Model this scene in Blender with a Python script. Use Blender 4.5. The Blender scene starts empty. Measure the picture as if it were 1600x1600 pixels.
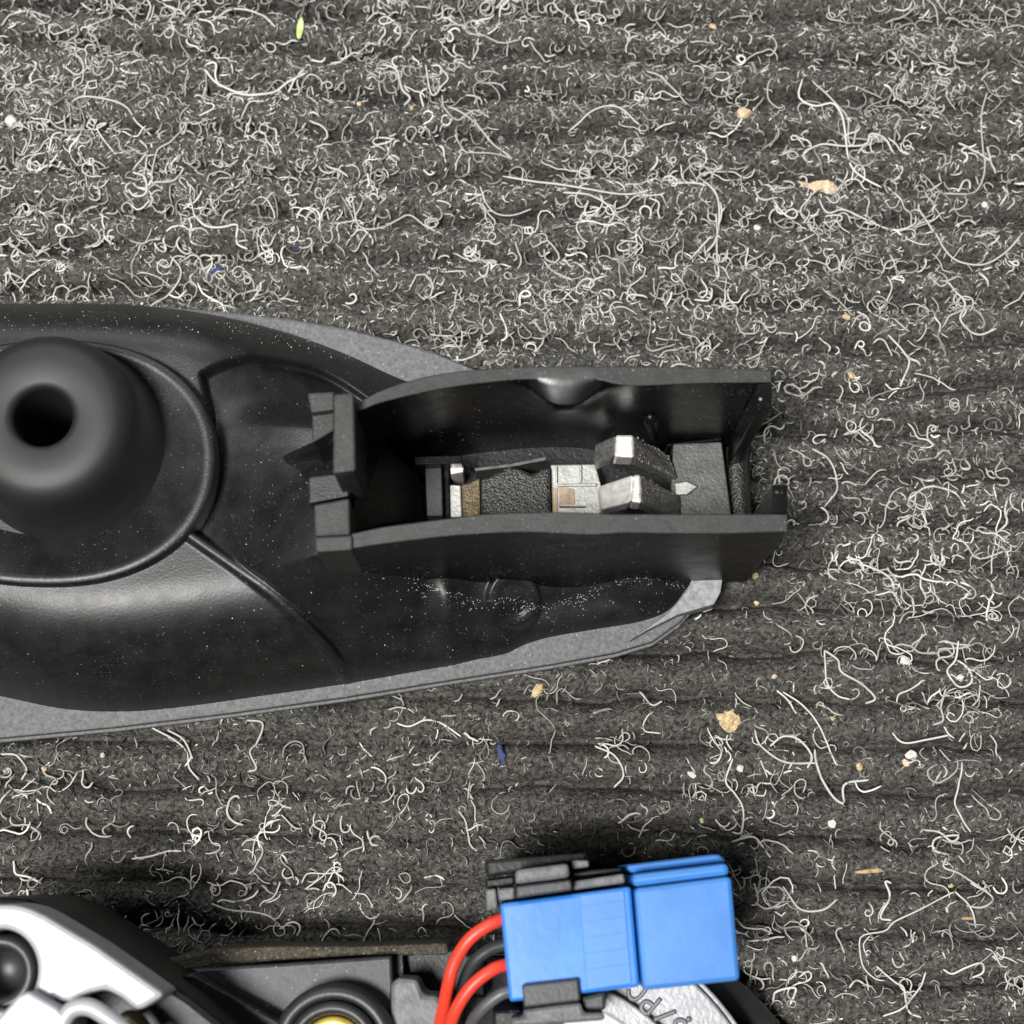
import bpy, bmesh, math, random
import numpy as np
from mathutils import Vector, Matrix, noise

random.seed(7); rng = np.random.default_rng(7)
S = bpy.context.scene
COL = S.collection

# ------------------------------------------------------------------ camera
F_PX, TILT, DIST = 2800.0, math.radians(11.3), 0.280      # photo is 1600 px wide; 0.1 mm per px on the carpet
CAM = Vector((0.0, -DIST*math.sin(TILT), DIST*math.cos(TILT)))
cd = bpy.data.cameras.new('camera'); cam = bpy.data.objects.new('camera', cd); COL.objects.link(cam)
cam.location = CAM; cam.rotation_euler = (TILT, 0, 0)
cd.sensor_width = 36; cd.sensor_fit = 'HORIZONTAL'; cd.lens = 36*F_PX/1600
cd.clip_start = 0.01; cd.clip_end = 20
cd.dof.use_dof = True; cd.dof.focus_distance = DIST-0.014; cd.dof.aperture_fstop = 26
S.camera = cam
RX = Vector((1, 0, 0)); UP = Vector((0, math.cos(TILT), math.sin(TILT))); FW = Vector((0, math.sin(TILT), -math.cos(TILT)))

# ------------------------------------------------------------------ light
w = bpy.data.worlds.new('World'); S.world = w; w.use_nodes = True
w.node_tree.nodes['Background'].inputs[0].default_value = (0.92, 0.97, 1.0, 1)
w.node_tree.nodes['Background'].inputs[1].default_value = 0.065
def area(name, loc, target, size, power, color):
    l = bpy.data.lights.new(name, 'AREA'); l.shape = 'RECTANGLE'; l.size, l.size_y = size; l.energy = power; l.color = color
    o = bpy.data.objects.new(name, l); COL.objects.link(o); o.location = loc
    o.rotation_euler = (Vector(target)-Vector(loc)).to_track_quat('-Z', 'Y').to_euler()
    return o
area('ceiling_lamp', (-0.30, -0.26, 1.20), (0, 0, 0), (0.32, 0.24), 29.0, (1.0, 0.985, 0.96))
area('north_fill', (-0.15, 1.0, 0.85), (0, 0, 0), (1.2, 0.5), 7.0, (0.96, 0.98, 1.0))  # added fill for the north side; no doorway is seen there
vs = S.view_settings; vs.view_transform = 'Standard'; vs.look = 'None'; vs.exposure = 0.0; vs.gamma = 1.0; vs.use_curve_mapping = False

# ------------------------------------------------------------------ helpers
def U(px, py, z=0.0):
    """pixel of the photograph -> point on the horizontal plane z (mm)"""
    d = FW*F_PX + RX*(px-800) - UP*(py-800)
    return CAM + d*((z/1000-CAM.z)/d.z)
def US(pts, z): return [U(x, y, z) for x, y in pts]

def mat(name, base, rough=0.5, metal=0.0, spec=0.5, var=0.0, vscale=300, bump=0.0, bscale=2000, dust=0.0, dscale=900, dthr=0.12,
        dcol=(0.45, 0.44, 0.42), base2=None, scratch=0.0, rvar=0.0, coat=0.0, attr=None):
    m = bpy.data.materials.new(name); m.use_nodes = True
    nt = m.node_tree; N = nt.nodes; L = nt.links; b = N['Principled BSDF']
    b.inputs['Base Color'].default_value = (*base, 1); b.inputs['Roughness'].default_value = rough
    b.inputs['Metallic'].default_value = metal; b.inputs['Specular IOR Level'].default_value = spec
    b.inputs['Coat Weight'].default_value = coat; b.inputs['Coat Roughness'].default_value = 0.15
    tc = N.new('ShaderNodeNewGeometry'); co = tc.outputs['Position']
    col = None
    if attr:
        a = N.new('ShaderNodeAttribute'); a.attribute_name = attr; col = a.outputs['Color']
    if var or base2:
        n = N.new('ShaderNodeTexNoise'); n.inputs['Scale'].default_value = vscale; n.inputs['Detail'].default_value = 6; n.inputs['Roughness'].default_value = 0.62
        L.new(co, n.inputs['Vector'])
        r = N.new('ShaderNodeValToRGB'); r.color_ramp.elements[0].position = 0.32; r.color_ramp.elements[1].position = 0.68
        lo = tuple(c*(1-var) for c in base); hi = base2 if base2 else tuple(min(1, c*(1+var)) for c in base)
        r.color_ramp.elements[0].color = (*lo, 1); r.color_ramp.elements[1].color = (*hi, 1)
        L.new(n.outputs['Fac'], r.inputs[0]); col = r.outputs[0]
        if rvar:
            mr = N.new('ShaderNodeMapRange'); mr.inputs['To Min'].default_value = rough-rvar; mr.inputs['To Max'].default_value = rough+rvar
            mr.inputs['From Min'].default_value = 0.3; mr.inputs['From Max'].default_value = 0.7
            L.new(n.outputs['Fac'], mr.inputs['Value']); L.new(mr.outputs[0], b.inputs['Roughness'])
    if dust:
        v = N.new('ShaderNodeTexVoronoi'); v.inputs['Scale'].default_value = dscale; v.inputs['Randomness'].default_value = 1.0; L.new(co, v.inputs['Vector'])
        lt = N.new('ShaderNodeMapRange'); lt.inputs['From Min'].default_value = dthr; lt.inputs['From Max'].default_value = dthr*0.55
        L.new(v.outputs['Distance'], lt.inputs['Value'])
        n2 = N.new('ShaderNodeTexNoise'); n2.inputs['Scale'].default_value = 130; n2.inputs['Detail'].default_value = 5; L.new(co, n2.inputs['Vector'])
        m2 = N.new('ShaderNodeMapRange'); m2.inputs['From Min'].default_value = 0.34; m2.inputs['From Max'].default_value = 0.68
        L.new(n2.outputs['Fac'], m2.inputs['Value'])
        wn = N.new('ShaderNodeSeparateColor'); L.new(v.outputs['Color'], wn.inputs[0])
        mu0 = N.new('ShaderNodeMath'); mu0.operation = 'MULTIPLY'; L.new(m2.outputs[0], mu0.inputs[0]); L.new(wn.outputs[0], mu0.inputs[1])
        mu = N.new('ShaderNodeMath'); mu.operation = 'MULTIPLY'; L.new(lt.outputs[0], mu.inputs[0]); L.new(mu0.outputs[0], mu.inputs[1])
        mu3 = N.new('ShaderNodeMath'); mu3.operation = 'MULTIPLY'; mu3.inputs[1].default_value = dust; mu3.use_clamp = True; L.new(mu.outputs[0], mu3.inputs[0])
        mx = N.new('ShaderNodeMix'); mx.data_type = 'RGBA'; L.new(mu3.outputs[0], mx.inputs[0])
        if col: L.new(col, mx.inputs[6])
        else: mx.inputs[6].default_value = (*base, 1)
        mx.inputs[7].default_value = (*dcol, 1); col = mx.outputs[2]
        v2 = N.new('ShaderNodeTexVoronoi'); v2.inputs['Scale'].default_value = dscale*2.6; L.new(co, v2.inputs['Vector'])
        l2 = N.new('ShaderNodeMapRange'); l2.inputs['From Min'].default_value = 0.30; l2.inputs['From Max'].default_value = 0.12; L.new(v2.outputs['Distance'], l2.inputs['Value'])
        n3 = N.new('ShaderNodeTexNoise'); n3.inputs['Scale'].default_value = 210; n3.inputs['Detail'].default_value = 6; n3.inputs['Roughness'].default_value = 0.7; L.new(co, n3.inputs['Vector'])
        m3 = N.new('ShaderNodeMapRange'); m3.inputs['From Min'].default_value = 0.50; m3.inputs['From Max'].default_value = 0.74; L.new(n3.outputs['Fac'], m3.inputs['Value'])
        q1 = N.new('ShaderNodeMath'); q1.operation = 'MULTIPLY'; L.new(l2.outputs[0], q1.inputs[0]); L.new(m3.outputs[0], q1.inputs[1])
        s2 = N.new('ShaderNodeSeparateColor'); L.new(v2.outputs['Color'], s2.inputs[0])
        q2 = N.new('ShaderNodeMath'); q2.operation = 'MULTIPLY'; L.new(q1.outputs[0], q2.inputs[0]); L.new(s2.outputs[1], q2.inputs[1])
        mx2 = N.new('ShaderNodeMix'); mx2.data_type = 'RGBA'; L.new(q2.outputs[0], mx2.inputs[0]); L.new(col, mx2.inputs[6]); mx2.inputs[7].default_value = tuple(c*0.6 for c in dcol)+(1,); col = mx2.outputs[2]
    if col: L.new(col, b.inputs['Base Color'])
    if bump:
        n = N.new('ShaderNodeTexNoise'); n.inputs['Scale'].default_value = bscale; n.inputs['Detail'].default_value = 3; L.new(co, n.inputs['Vector'])
        bp = N.new('ShaderNodeBump'); bp.inputs['Strength'].default_value = bump; bp.inputs['Distance'].default_value = 0.0003
        L.new(n.outputs['Fac'], bp.inputs['Height']); L.new(bp.outputs[0], b.inputs['Normal'])
    return m

M = {}
M['shell'] = mat('black_satin_plastic', (0.007, 0.007, 0.0075), 0.45, spec=0.55, var=0.3, base2=(0.013, 0.013, 0.013), vscale=260, bump=0.12, bscale=2600, dust=1.0, dscale=1150, dthr=0.12, rvar=0.05, dcol=(0.33, 0.32, 0.31))
M['wall'] = mat('black_moulded_plastic', (0.004, 0.004, 0.0045), 0.33, spec=0.16, var=0.3, vscale=220, bump=0.10, bscale=1800, dust=1.0, dscale=700, dthr=0.15, rvar=0.06, dcol=(0.6, 0.58, 0.55))
M['gloss'] = mat('glint_black_plastic', (0.004, 0.004, 0.0045), 0.22, spec=1.0, bump=0.03, bscale=900)
M['post'] = mat('post_and_lit_top_plastic', (0.028, 0.029, 0.028), 0.55, spec=0.4, var=0.3, vscale=500, bump=0.15, bscale=2200, dust=0.6, dscale=800)  # grey of the posts; on the wall tops it paints the light
M['boss'] = mat('black_rubber_grommet', (0.010, 0.010, 0.0105), 0.56, spec=0.55, var=0.12, vscale=200, bump=0.05, bscale=2500)
M['flange'] = mat('grey_dusty_plastic_rim', (0.10, 0.102, 0.105), 0.62, spec=0.4, base2=(0.155, 0.158, 0.16), var=0.25, vscale=1600, bump=0.35, bscale=3200, dust=1.0, dscale=1300, dthr=0.2)
M['black'] = mat('deep_black_plastic', (0.004, 0.004, 0.0045), 0.45, spec=0.3, var=0.3, vscale=300, bump=0.2, bscale=1500, dust=0.8, dscale=700, dthr=0.11)
M['grit'] = mat('gritty_black_grease', (0.016, 0.016, 0.015), 0.32, spec=0.6, bump=1.0, bscale=2600, dust=1.0, dscale=1500, dthr=0.22, dcol=(0.32, 0.30, 0.24))
M['brown'] = mat('brown_corroded_steel', (0.10, 0.075, 0.035), 0.45, metal=0.3, var=0.6, vscale=900, bump=0.6, bscale=3000)
M['zinc'] = mat('pale_zinc_plate', (0.40, 0.405, 0.385), 0.42, metal=0.4, var=0.2, vscale=700, bump=0.2, bscale=1800)
M['tan'] = mat('tan_stained_steel', (0.33, 0.22, 0.12), 0.5, metal=0.25, base2=(0.42, 0.33, 0.24), var=0.3, vscale=900)
M['steel'] = mat('bright_worn_steel', (0.68, 0.66, 0.63), 0.40, metal=0.45, var=0.25, vscale=900, bump=0.15, bscale=2500)
M['greyplate'] = mat('dull_grey_plate', (0.085, 0.085, 0.08), 0.5, metal=0.3, var=0.3, vscale=600, bump=0.3, bscale=2200, dust=1.0, dscale=1300, dthr=0.15)
M['fork'] = mat('dark_grey_gritty_steel', (0.15, 0.147, 0.138), 0.42, metal=0.3, var=0.5, vscale=1500, bump=0.9, bscale=3200, dust=1.0, dscale=1700, dthr=0.28, dcol=(0.5, 0.48, 0.42))
M['cast'] = mat('bright_cast_aluminium', (0.36, 0.365, 0.38), 0.45, metal=0.2, var=0.12, vscale=260, bump=0.12, bscale=1500)
M['castdisc'] = mat('silver_cast_disc', (0.30, 0.305, 0.315), 0.45, metal=0.25, var=0.18, vscale=500, bump=0.25, bscale=1600)
M['letter'] = mat('grey_letter_relief', (0.17, 0.17, 0.18), 0.5, metal=0.3)
M['slate'] = mat('slate_black_plastic', (0.012, 0.013, 0.017), 0.45, spec=0.32, base2=(0.030, 0.033, 0.040), var=0.3, vscale=350, bump=0.08, bscale=1700, dust=1.0, dscale=900, dthr=0.12)
M['ring'] = mat('black_rubber_ring', (0.02, 0.02, 0.021), 0.45, var=0.2, bump=0.1)
M['brass'] = mat('brass_yellow', (0.55, 0.42, 0.09), 0.35, metal=0.7, var=0.15)
M['foam'] = mat('brown_gritty_foam', (0.022, 0.018, 0.011), 0.7, base2=(0.075, 0.06, 0.036), var=0.6, vscale=1500, bump=1.0, bscale=2500, dust=1.0, dscale=1600, dthr=0.28, dcol=(0.42, 0.38, 0.28))
M['blue'] = mat('blue_plastic', (0.020, 0.165, 0.56), 0.36, spec=0.5, var=0.13, vscale=70, bump=0.05, bscale=700, rvar=0.06)
M['blue2'] = mat('light_blue_plastic', (0.035, 0.175, 0.50), 0.42, spec=0.5, var=0.13, vscale=70, bump=0.05, bscale=700, rvar=0.06)
M['clip'] = mat('charcoal_plastic_clip', (0.030, 0.031, 0.034), 0.5, spec=0.5, var=0.25, vscale=600, bump=0.2, bscale=2000)
M['clipgrey'] = mat('worn_grey_plastic', (0.10, 0.10, 0.104), 0.5, spec=0.4, var=0.4, vscale=700, bump=0.25, bscale=1800)
M['red'] = mat('red_wire_sheath', (0.68, 0.045, 0.022), 0.42, var=0.08, vscale=300, bump=0.05)
M['wire'] = mat('dark_wire_sheath', (0.028, 0.029, 0.030), 0.42, var=0.2, vscale=300, bump=0.05)
M['wiregrey'] = mat('grey_wire_sheath', (0.075, 0.076, 0.078), 0.42, var=0.2, vscale=300)
M['crumb'] = mat('tan_crumb', (0.50, 0.35, 0.17), 0.8, base2=(0.72, 0.56, 0.33), var=0.35, vscale=1200, bump=1.0, bscale=2500)
M['pebble'] = mat('pale_grit', (0.58, 0.55, 0.49), 0.7, base2=(0.75, 0.72, 0.66), var=0.3, vscale=1500, bump=0.6)
M['pink'] = mat('pinkish_crumb', (0.60, 0.36, 0.25), 0.8, base2=(0.72, 0.58, 0.38), var=0.3, vscale=700, bump=0.6)
M['green'] = mat('pale_green_leaf', (0.42, 0.60, 0.14), 0.6, base2=(0.62, 0.74, 0.36), var=0.2, vscale=600)
M['bluefluff'] = mat('blue_lint', (0.04, 0.05, 0.15), 0.8, var=0.4, vscale=2000)
M['wood'] = mat('wood_splinter', (0.42, 0.27, 0.14), 0.7, var=0.4, vscale=1200)
M['fibre'] = mat('pale_fibre', (0.60, 0.58, 0.53), 0.55, spec=0.35, attr='tint')
M['fuzz'] = mat('charcoal_fuzz', (0.1, 0.1, 0.1), 0.75, spec=0.25, attr='tint')
M['carpet'] = mat('charcoal_felt', (0.010, 0.010, 0.009), 0.9, spec=0.15, base2=(0.125, 0.119, 0.106), var=0.5, vscale=1500, bump=1.0, bscale=2600, dust=1.0, dscale=1500, dthr=0.22, dcol=(0.28, 0.26, 0.22))

def tag(o, label, cat, group=None):
    o['label'] = label; o['category'] = cat
    if group: o['group'] = group
    return o
def link(name, me, m, parent=None, smooth=False, bevel=0.0, seg=2):
    if m is not None and not me.materials: me.materials.append(m)
    o = bpy.data.objects.new(name, me); COL.objects.link(o)
    if parent is not None:
        o.parent = parent; o.matrix_parent_inverse = Matrix.Translation(-parent.location)
    if smooth: me.polygons.foreach_set('use_smooth', [True]*len(me.polygons))
    if bevel:
        md = o.modifiers.new('bevel', 'BEVEL'); md.width = bevel/1000; md.segments = seg; md.limit_method = 'ANGLE'; md.angle_limit = math.radians(35)
        md.harden_normals = False
    return o
def thing(name, label, cat, loc, group=None):
    o = bpy.data.objects.new(name, None); COL.objects.link(o); o.location = loc; o.empty_display_size = 0.005
    return tag(o, label, cat, group)
def from_pf(name, verts, faces):
    me = bpy.data.meshes.new(name); me.from_pydata([tuple(v) for v in verts], [], faces)
    bm = bmesh.new(); bm.from_mesh(me); bmesh.ops.recalc_face_normals(bm, faces=bm.faces); bm.to_mesh(me); bm.free()
    return me
def prism(name, pts, zt, zb, m, parent=None, bevel=0.25, ztops=None, dz=None):
    """vertical prism whose TOP outline is the pixel outline pts at height zt (mm)"""
    n = len(pts); top = [U(p[0], p[1], (ztops[i] if ztops else zt)) for i, p in enumerate(pts)]
    bot = [Vector((v.x, v.y, zb/1000)) for v in top]
    faces = [list(range(n)), list(range(2*n-1, n-1, -1))]+[[i, (i+1) % n, n+(i+1) % n, n+i] for i in range(n)]
    return link(name, from_pf(name, top+bot, faces), m, parent, bevel=bevel)
def cat(pts, n=8, closed=False):
    """Catmull-Rom through points"""
    P = [np.array(p, float) for p in pts]; out = []; k = len(P); R = range(k if closed else k-1)
    for i in R:
        p0 = P[(i-1) % k] if closed or i > 0 else 2*P[0]-P[1]; p1 = P[i]; p2 = P[(i+1) % k]
        p3 = P[(i+2) % k] if closed or i+2 < k else 2*P[-1]-P[-2]
        for j in range(n):
            t = j/n; out.append(0.5*((2*p1)+(p2-p0)*t+(2*p0-5*p1+4*p2-p3)*t*t+(3*p1-p0-3*p2+p3)*t**3))
    if not closed: out.append(P[-1])
    return out
def resample(pts, n):
    p = np.array(pts, float); d = np.r_[0, np.cumsum(np.linalg.norm(np.diff(p, axis=0), axis=1))]; t = np.linspace(0, d[-1], n)
    return np.c_[[np.interp(t, d, p[:, k]) for k in range(p.shape[1])]].T
def loft(name, rows, m, parent=None, closed_u=True, caps=True, bevel=0.0, smooth=False):
    """rows: list of equal-length point lists (world); rows form a tube cross-section around, points run along"""
    nr, n = len(rows), len(rows[0]); V = [Vector(p) for r in rows for p in r]; F = []
    for r in range(nr if closed_u else nr-1):
        a, b = r*n, ((r+1) % nr)*n
        for i in range(n-1): F.append([a+i, a+i+1, b+i+1, b+i])
    if caps and closed_u: F.append([r*n for r in range(nr)]); F.append([r*n+n-1 for r in range(nr-1, -1, -1)])
    return link(name, from_pf(name, V, F), m, parent, smooth=smooth, bevel=bevel)
def tube(name, pts, rad, m, parent=None, sides=12, n=8, cap=True):
    """round tube through world points (metres), rad mm"""
    P = cat(pts, n); P = [Vector(p) for p in P]; V = []; F = []; k = len(P); ref = Vector((0, 0, 1))
    for i, p in enumerate(P):
        t = (P[min(i+1, k-1)]-P[max(i-1, 0)]).normalized(); s = t.cross(ref)
        s = s.normalized() if s.length > 1e-4 else Vector((1, 0, 0)); u = s.cross(t)
        r = (rad(i/(k-1)) if callable(rad) else rad)/1000
        for j in range(sides):
            a = 2*math.pi*j/sides; V.append(p+s*(r*math.cos(a))+u*(r*math.sin(a)))
    for i in range(k-1):
        for j in range(sides): F.append([i*sides+j, i*sides+(j+1) % sides, (i+1)*sides+(j+1) % sides, (i+1)*sides+j])
    if cap: F.append(list(range(sides))); F.append(list(range(k*sides-1, (k-1)*sides-1, -1)))
    return link(name, from_pf(name, V, F), m, parent, smooth=True)
def lathe(name, c, prof, m, parent=None, n=64, tilt=(0, 0), closed=False):
    """c world centre (x,y); prof [(r mm, z mm)]"""
    V = []; F = []
    for r, z in prof:
        for j in range(n):
            a = 2*math.pi*j/n; x = r*math.cos(a); y = r*math.sin(a)
            V.append(Vector((c.x+(x+tilt[0]*z)/1000, c.y+(y+tilt[1]*z)/1000, z/1000)))
    k = len(prof)
    for i in range(k if closed else k-1):
        for j in range(n): F.append([i*n+j, i*n+(j+1) % n, ((i+1) % k)*n+(j+1) % n, ((i+1) % k)*n+j])
    me = from_pf(name, V, F); return link(name, me, m, parent, smooth=True)
def sdist(P, poly, closed=True):
    """signed distance (positive inside) of points P (n,2) to polygon poly (k,2); all mm"""
    poly = np.array(poly); A = poly; B = np.roll(poly, -1, 0)
    if not closed: A, B = poly[:-1], poly[1:]
    best = np.full(len(P), 1e9); ins = np.zeros(len(P), bool)
    for a, b in zip(A, B):
        ab = b-a; ap = P-a; t = np.clip((ap@ab)/max(ab@ab, 1e-12), 0, 1)
        d = np.hypot(ap[:, 0]-t*ab[0], ap[:, 1]-t*ab[1]); best = np.minimum(best, d)
        if closed:
            c = ((a[1] > P[:, 1]) != (b[1] > P[:, 1]))
            with np.errstate(divide='ignore', invalid='ignore'):
                xi = (b[0]-a[0])*(P[:, 1]-a[1])/(b[1]-a[1])+a[0]
            ins ^= c & (P[:, 0] < xi)
    return np.where(ins, best, -best) if closed else best
def mm(pts, z): return [(v.x*1000, v.y*1000) for v in US(pts, z)]
def sst(a, b, x):
    t = np.clip((x-a)/(b-a), 0, 1); return t*t*(3-2*t)

M['stepgrey'] = mat('scuffed_light_grey_plastic', (0.20, 0.205, 0.21), 0.6, base2=(0.33, 0.335, 0.34), var=0.25, vscale=900, bump=0.3, bscale=3000)
# ------------------------------------------------------------------ carpet
def vnoise(X, Y, scale, seed, octv=3):
    """tileless value noise, numpy"""
    out = np.zeros_like(X); amp = 1; tot = 0
    for o in range(octv):
        g = np.random.default_rng(seed+o).random((256, 256)); fx = X/scale*2**o; fy = Y/scale*2**o
        ix = np.floor(fx).astype(int); iy = np.floor(fy).astype(int); tx = fx-ix; ty = fy-iy; tx = tx*tx*(3-2*tx); ty = ty*ty*(3-2*ty)
        G = lambda a, b: g[a % 256, b % 256]
        out += amp*((G(ix, iy)*(1-tx)+G(ix+1, iy)*tx)*(1-ty)+(G(ix, iy+1)*(1-tx)+G(ix+1, iy+1)*tx)*ty); tot += amp; amp *= 0.5
    return out/tot
PITCH = 7.05
def carpet_h(X, Y):
    """X,Y in mm -> height in mm"""
    yy = Y+0.012*X+3.4*(vnoise(X+500, Y+500, 40, 11, 2)-0.5)+2.6*(vnoise(X+500, Y+500, 10, 12, 2)-0.5)
    ph = np.mod(yy/PITCH, 1.0); rib = np.abs(np.sin(math.pi*ph))**0.42
    amp = 0.15+1.5*vnoise(X+900, Y+900, 18, 15, 2)
    return -6.0*amp*(1-rib)+1.25*(vnoise(X+500, Y+500, 2.0, 21, 3)-0.5)+0.3*(vnoise(X+700, Y+500, 9, 31, 2)-0.5)
def grid_mesh(name, xs, ys, hfun):
    X, Y = np.meshgrid(xs, ys); Z = hfun(X, Y); nx, ny = len(xs), len(ys)
    co = np.stack([X, Y, Z], -1).reshape(-1, 3)/1000
    i = np.arange(nx*ny).reshape(ny, nx); q = np.stack([i[:-1, :-1], i[:-1, 1:], i[1:, 1:], i[1:, :-1]], -1).reshape(-1, 4)
    return mesh_np(name, co, q)
def mesh_np(name, co, faces):
    me = bpy.data.meshes.new(name); k = faces.shape[1]
    me.vertices.add(len(co)); me.vertices.foreach_set('co', np.ascontiguousarray(co, np.float32).ravel())
    me.loops.add(faces.size); me.loops.foreach_set('vertex_index', np.ascontiguousarray(faces, np.int32).ravel())
    me.polygons.add(len(faces)); me.polygons.foreach_set('loop_start', np.arange(0, faces.size, k, dtype=np.int32))
    me.polygons.foreach_set('use_smooth', np.ones(len(faces), bool)); me.update(calc_edges=True); me.validate()
    return me
fine = np.arange(-100, 100.01, 0.42)
xs = np.r_[np.arange(-260, -100, 4), fine, np.arange(104, 261, 4)]
fy = np.arange(-96, 112.01, 0.42); ys = np.r_[np.arange(-260, -96, 4), fy, np.arange(116, 261, 4)]
carpet = link('carpet', grid_mesh('carpet', xs, ys, carpet_h), M['carpet']); carpet['kind'] = 'structure'

def strands(name, x, y, ang, L, curv, npt, rad, z0, lift, tint, sides, m, curl_noise, seed, floor=-0.9, decay=1.0):
    """many curly strands lying on the carpet as one mesh; all arrays in mm"""
    g = np.random.default_rng(seed); n = len(x); st = L/(npt-1)
    X = np.zeros((n, npt)); Y = np.zeros((n, npt)); X[:, 0] = x; Y[:, 0] = y; a = ang.copy(); k = curv.copy()
    for i in range(1, npt):
        k = k*decay+g.normal(0, 1, n)*curl_noise; a = a+k*st; X[:, i] = X[:, i-1]+np.cos(a)*st; Y[:, i] = Y[:, i-1]+np.sin(a)*st
    return strand_mesh(name, X, Y, z0, lift, rad, tint, sides, m, g, floor)
def strand_mesh(name, X, Y, z0, lift, rad, tint, sides, m, g, floor=-0.9):
    n, npt = X.shape; t = np.linspace(0, 1, npt)[None, :]
    Z = carpet_h(X, Y); Zs = Z.copy()
    for _ in range(3): Zs[:, 1:-1] = (Zs[:, :-2]+Zs[:, 1:-1]*1+Zs[:, 2:])/3
    Z = np.maximum(Zs, floor)+z0[:, None]+lift[:, None]*np.sin(math.pi*t*(1+g.random((n, 1))*1.5)+g.random((n, 1))*0.6)
    P = np.stack([X, Y, Z], -1); T = np.gradient(P, axis=1); T /= np.linalg.norm(T, axis=2, keepdims=True)+1e-9
    Sd = np.cross(T, np.array([0, 0, 1.0])); Sd /= np.linalg.norm(Sd, axis=2, keepdims=True)+1e-6; Uv = np.cross(Sd, T)
    R = rad[:, None]*np.ones((1, npt)); R[:, 0] *= 0.5; R[:, -1] *= 0.5
    ring = []
    for j in range(sides):
        th = 2*math.pi*j/sides+0.5; ring.append(P+Sd*(R*math.cos(th))[..., None]+Uv*(R*math.sin(th))[..., None])
    V = np.stack(ring, 2).reshape(-1, 3)/1000
    idx = np.arange(n*npt*sides).reshape(n, npt, sides); nx = np.roll(idx, -1, 2)
    F = np.stack([idx[:, :-1], nx[:, :-1], nx[:, 1:], idx[:, 1:]], -1).reshape(-1, 4)
    me = mesh_np(name, V, F)
    at = me.color_attributes.new('tint', 'FLOAT_COLOR', 'POINT'); c = np.ones((n, npt*sides, 4), np.float32); c[..., :3] = tint[:, None, :]
    at.data.foreach_set('color', c.ravel())
    o = link(name, me, m); o['kind'] = 'stuff'; return o

def scatter(n, x0, x1, y0, y1, dens, seed):
    g = np.random.default_rng(seed); xs_, ys_ = [], []; tot = 0
    while tot < n:
        x = g.uniform(x0, x1, n); y = g.uniform(y0, y1, n); k = g.random(n) < dens(x, y)
        xs_.append(x[k]); ys_.append(y[k]); tot += k.sum()
    return np.concatenate(xs_)[:n], np.concatenate(ys_)[:n], g
# short fuzz of the felt (one uncountable mass)
x, y, g = scatter(52000, -97, 97, -78, 108, lambda x, y: np.clip(1.15+0.5*carpet_h(x, y), 0.12, 1), 3)
n = len(x); v = np.clip(g.lognormal(-2.15, 1.0, n), 0.008, 0.6)*np.clip(0.50+0.95*sst(-35, 70, y)+0.12*sst(0, 80, x), 0.45, 1.6)  # fuzz paler to the north: light falloff put into the tint
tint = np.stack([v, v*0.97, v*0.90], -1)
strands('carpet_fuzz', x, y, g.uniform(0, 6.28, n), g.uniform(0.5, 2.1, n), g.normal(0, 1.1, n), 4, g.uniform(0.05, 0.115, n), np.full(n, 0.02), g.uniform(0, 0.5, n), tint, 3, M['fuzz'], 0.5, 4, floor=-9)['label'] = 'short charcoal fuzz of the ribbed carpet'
# pale curly fibres strewn over it
clump = lambda x, y: np.clip((vnoise(x+300, y+300, 16, 41, 2)-0.30)*2.4, 0.16, 1)*np.clip(0.62+0.40*sst(-10, 55, y)+0.25*sst(20, 80, x), 0, 1)
x, y, g = scatter(5200, -97, 97, -78, 108, clump, 5); n = len(x)
L = np.clip(g.lognormal(1.42, 0.62, n), 1.3, 20); kap = g.normal(0, 1, n)*np.where(g.random(n) < 0.28, 3.6, 1.3)/np.clip(L, 2.5, 10)
v = np.clip(g.normal(0.42, 0.16, n), 0.10, 0.75); tint = np.stack([v, v*0.97, v*0.885], -1)
r = np.clip(g.normal(0.128, 0.035, n), 0.06, 0.22)
strands('carpet_fibres', x, y, g.uniform(0, 6.28, n), L, kap, 17, r, g.uniform(-0.25, 0.25, n), g.uniform(0.05, 0.7, n), tint, 4, M['fibre'], 0.50, 6, decay=0.86)['label'] = 'pale curly fibres strewn over the carpet'
# short pale flecks of broken fibre
x, y, g = scatter(7000, -97, 97, -78, 108, lambda x, y: np.clip(0.35+0.6*sst(-30, 70, y), 0, 1)*np.clip((vnoise(x+100, y+300, 9, 51, 2)-0.25)*2, 0.1, 1), 15); n = len(x)
v = np.clip(g.normal(0.34, 0.13, n), 0.08, 0.65); tint = np.stack([v, v*0.97, v*0.89], -1)
strands('fibre_flecks', x, y, g.uniform(0, 6.28, n), g.uniform(0.5, 2.2, n), g.normal(0, 1.2, n), 6, g.uniform(0.05, 0.13, n), g.uniform(-0.1, 0.2, n), g.uniform(0.0, 0.35, n), tint, 3, M['fibre'], 0.5, 16)['label'] = 'short pale flecks of broken carpet fibre'
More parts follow.
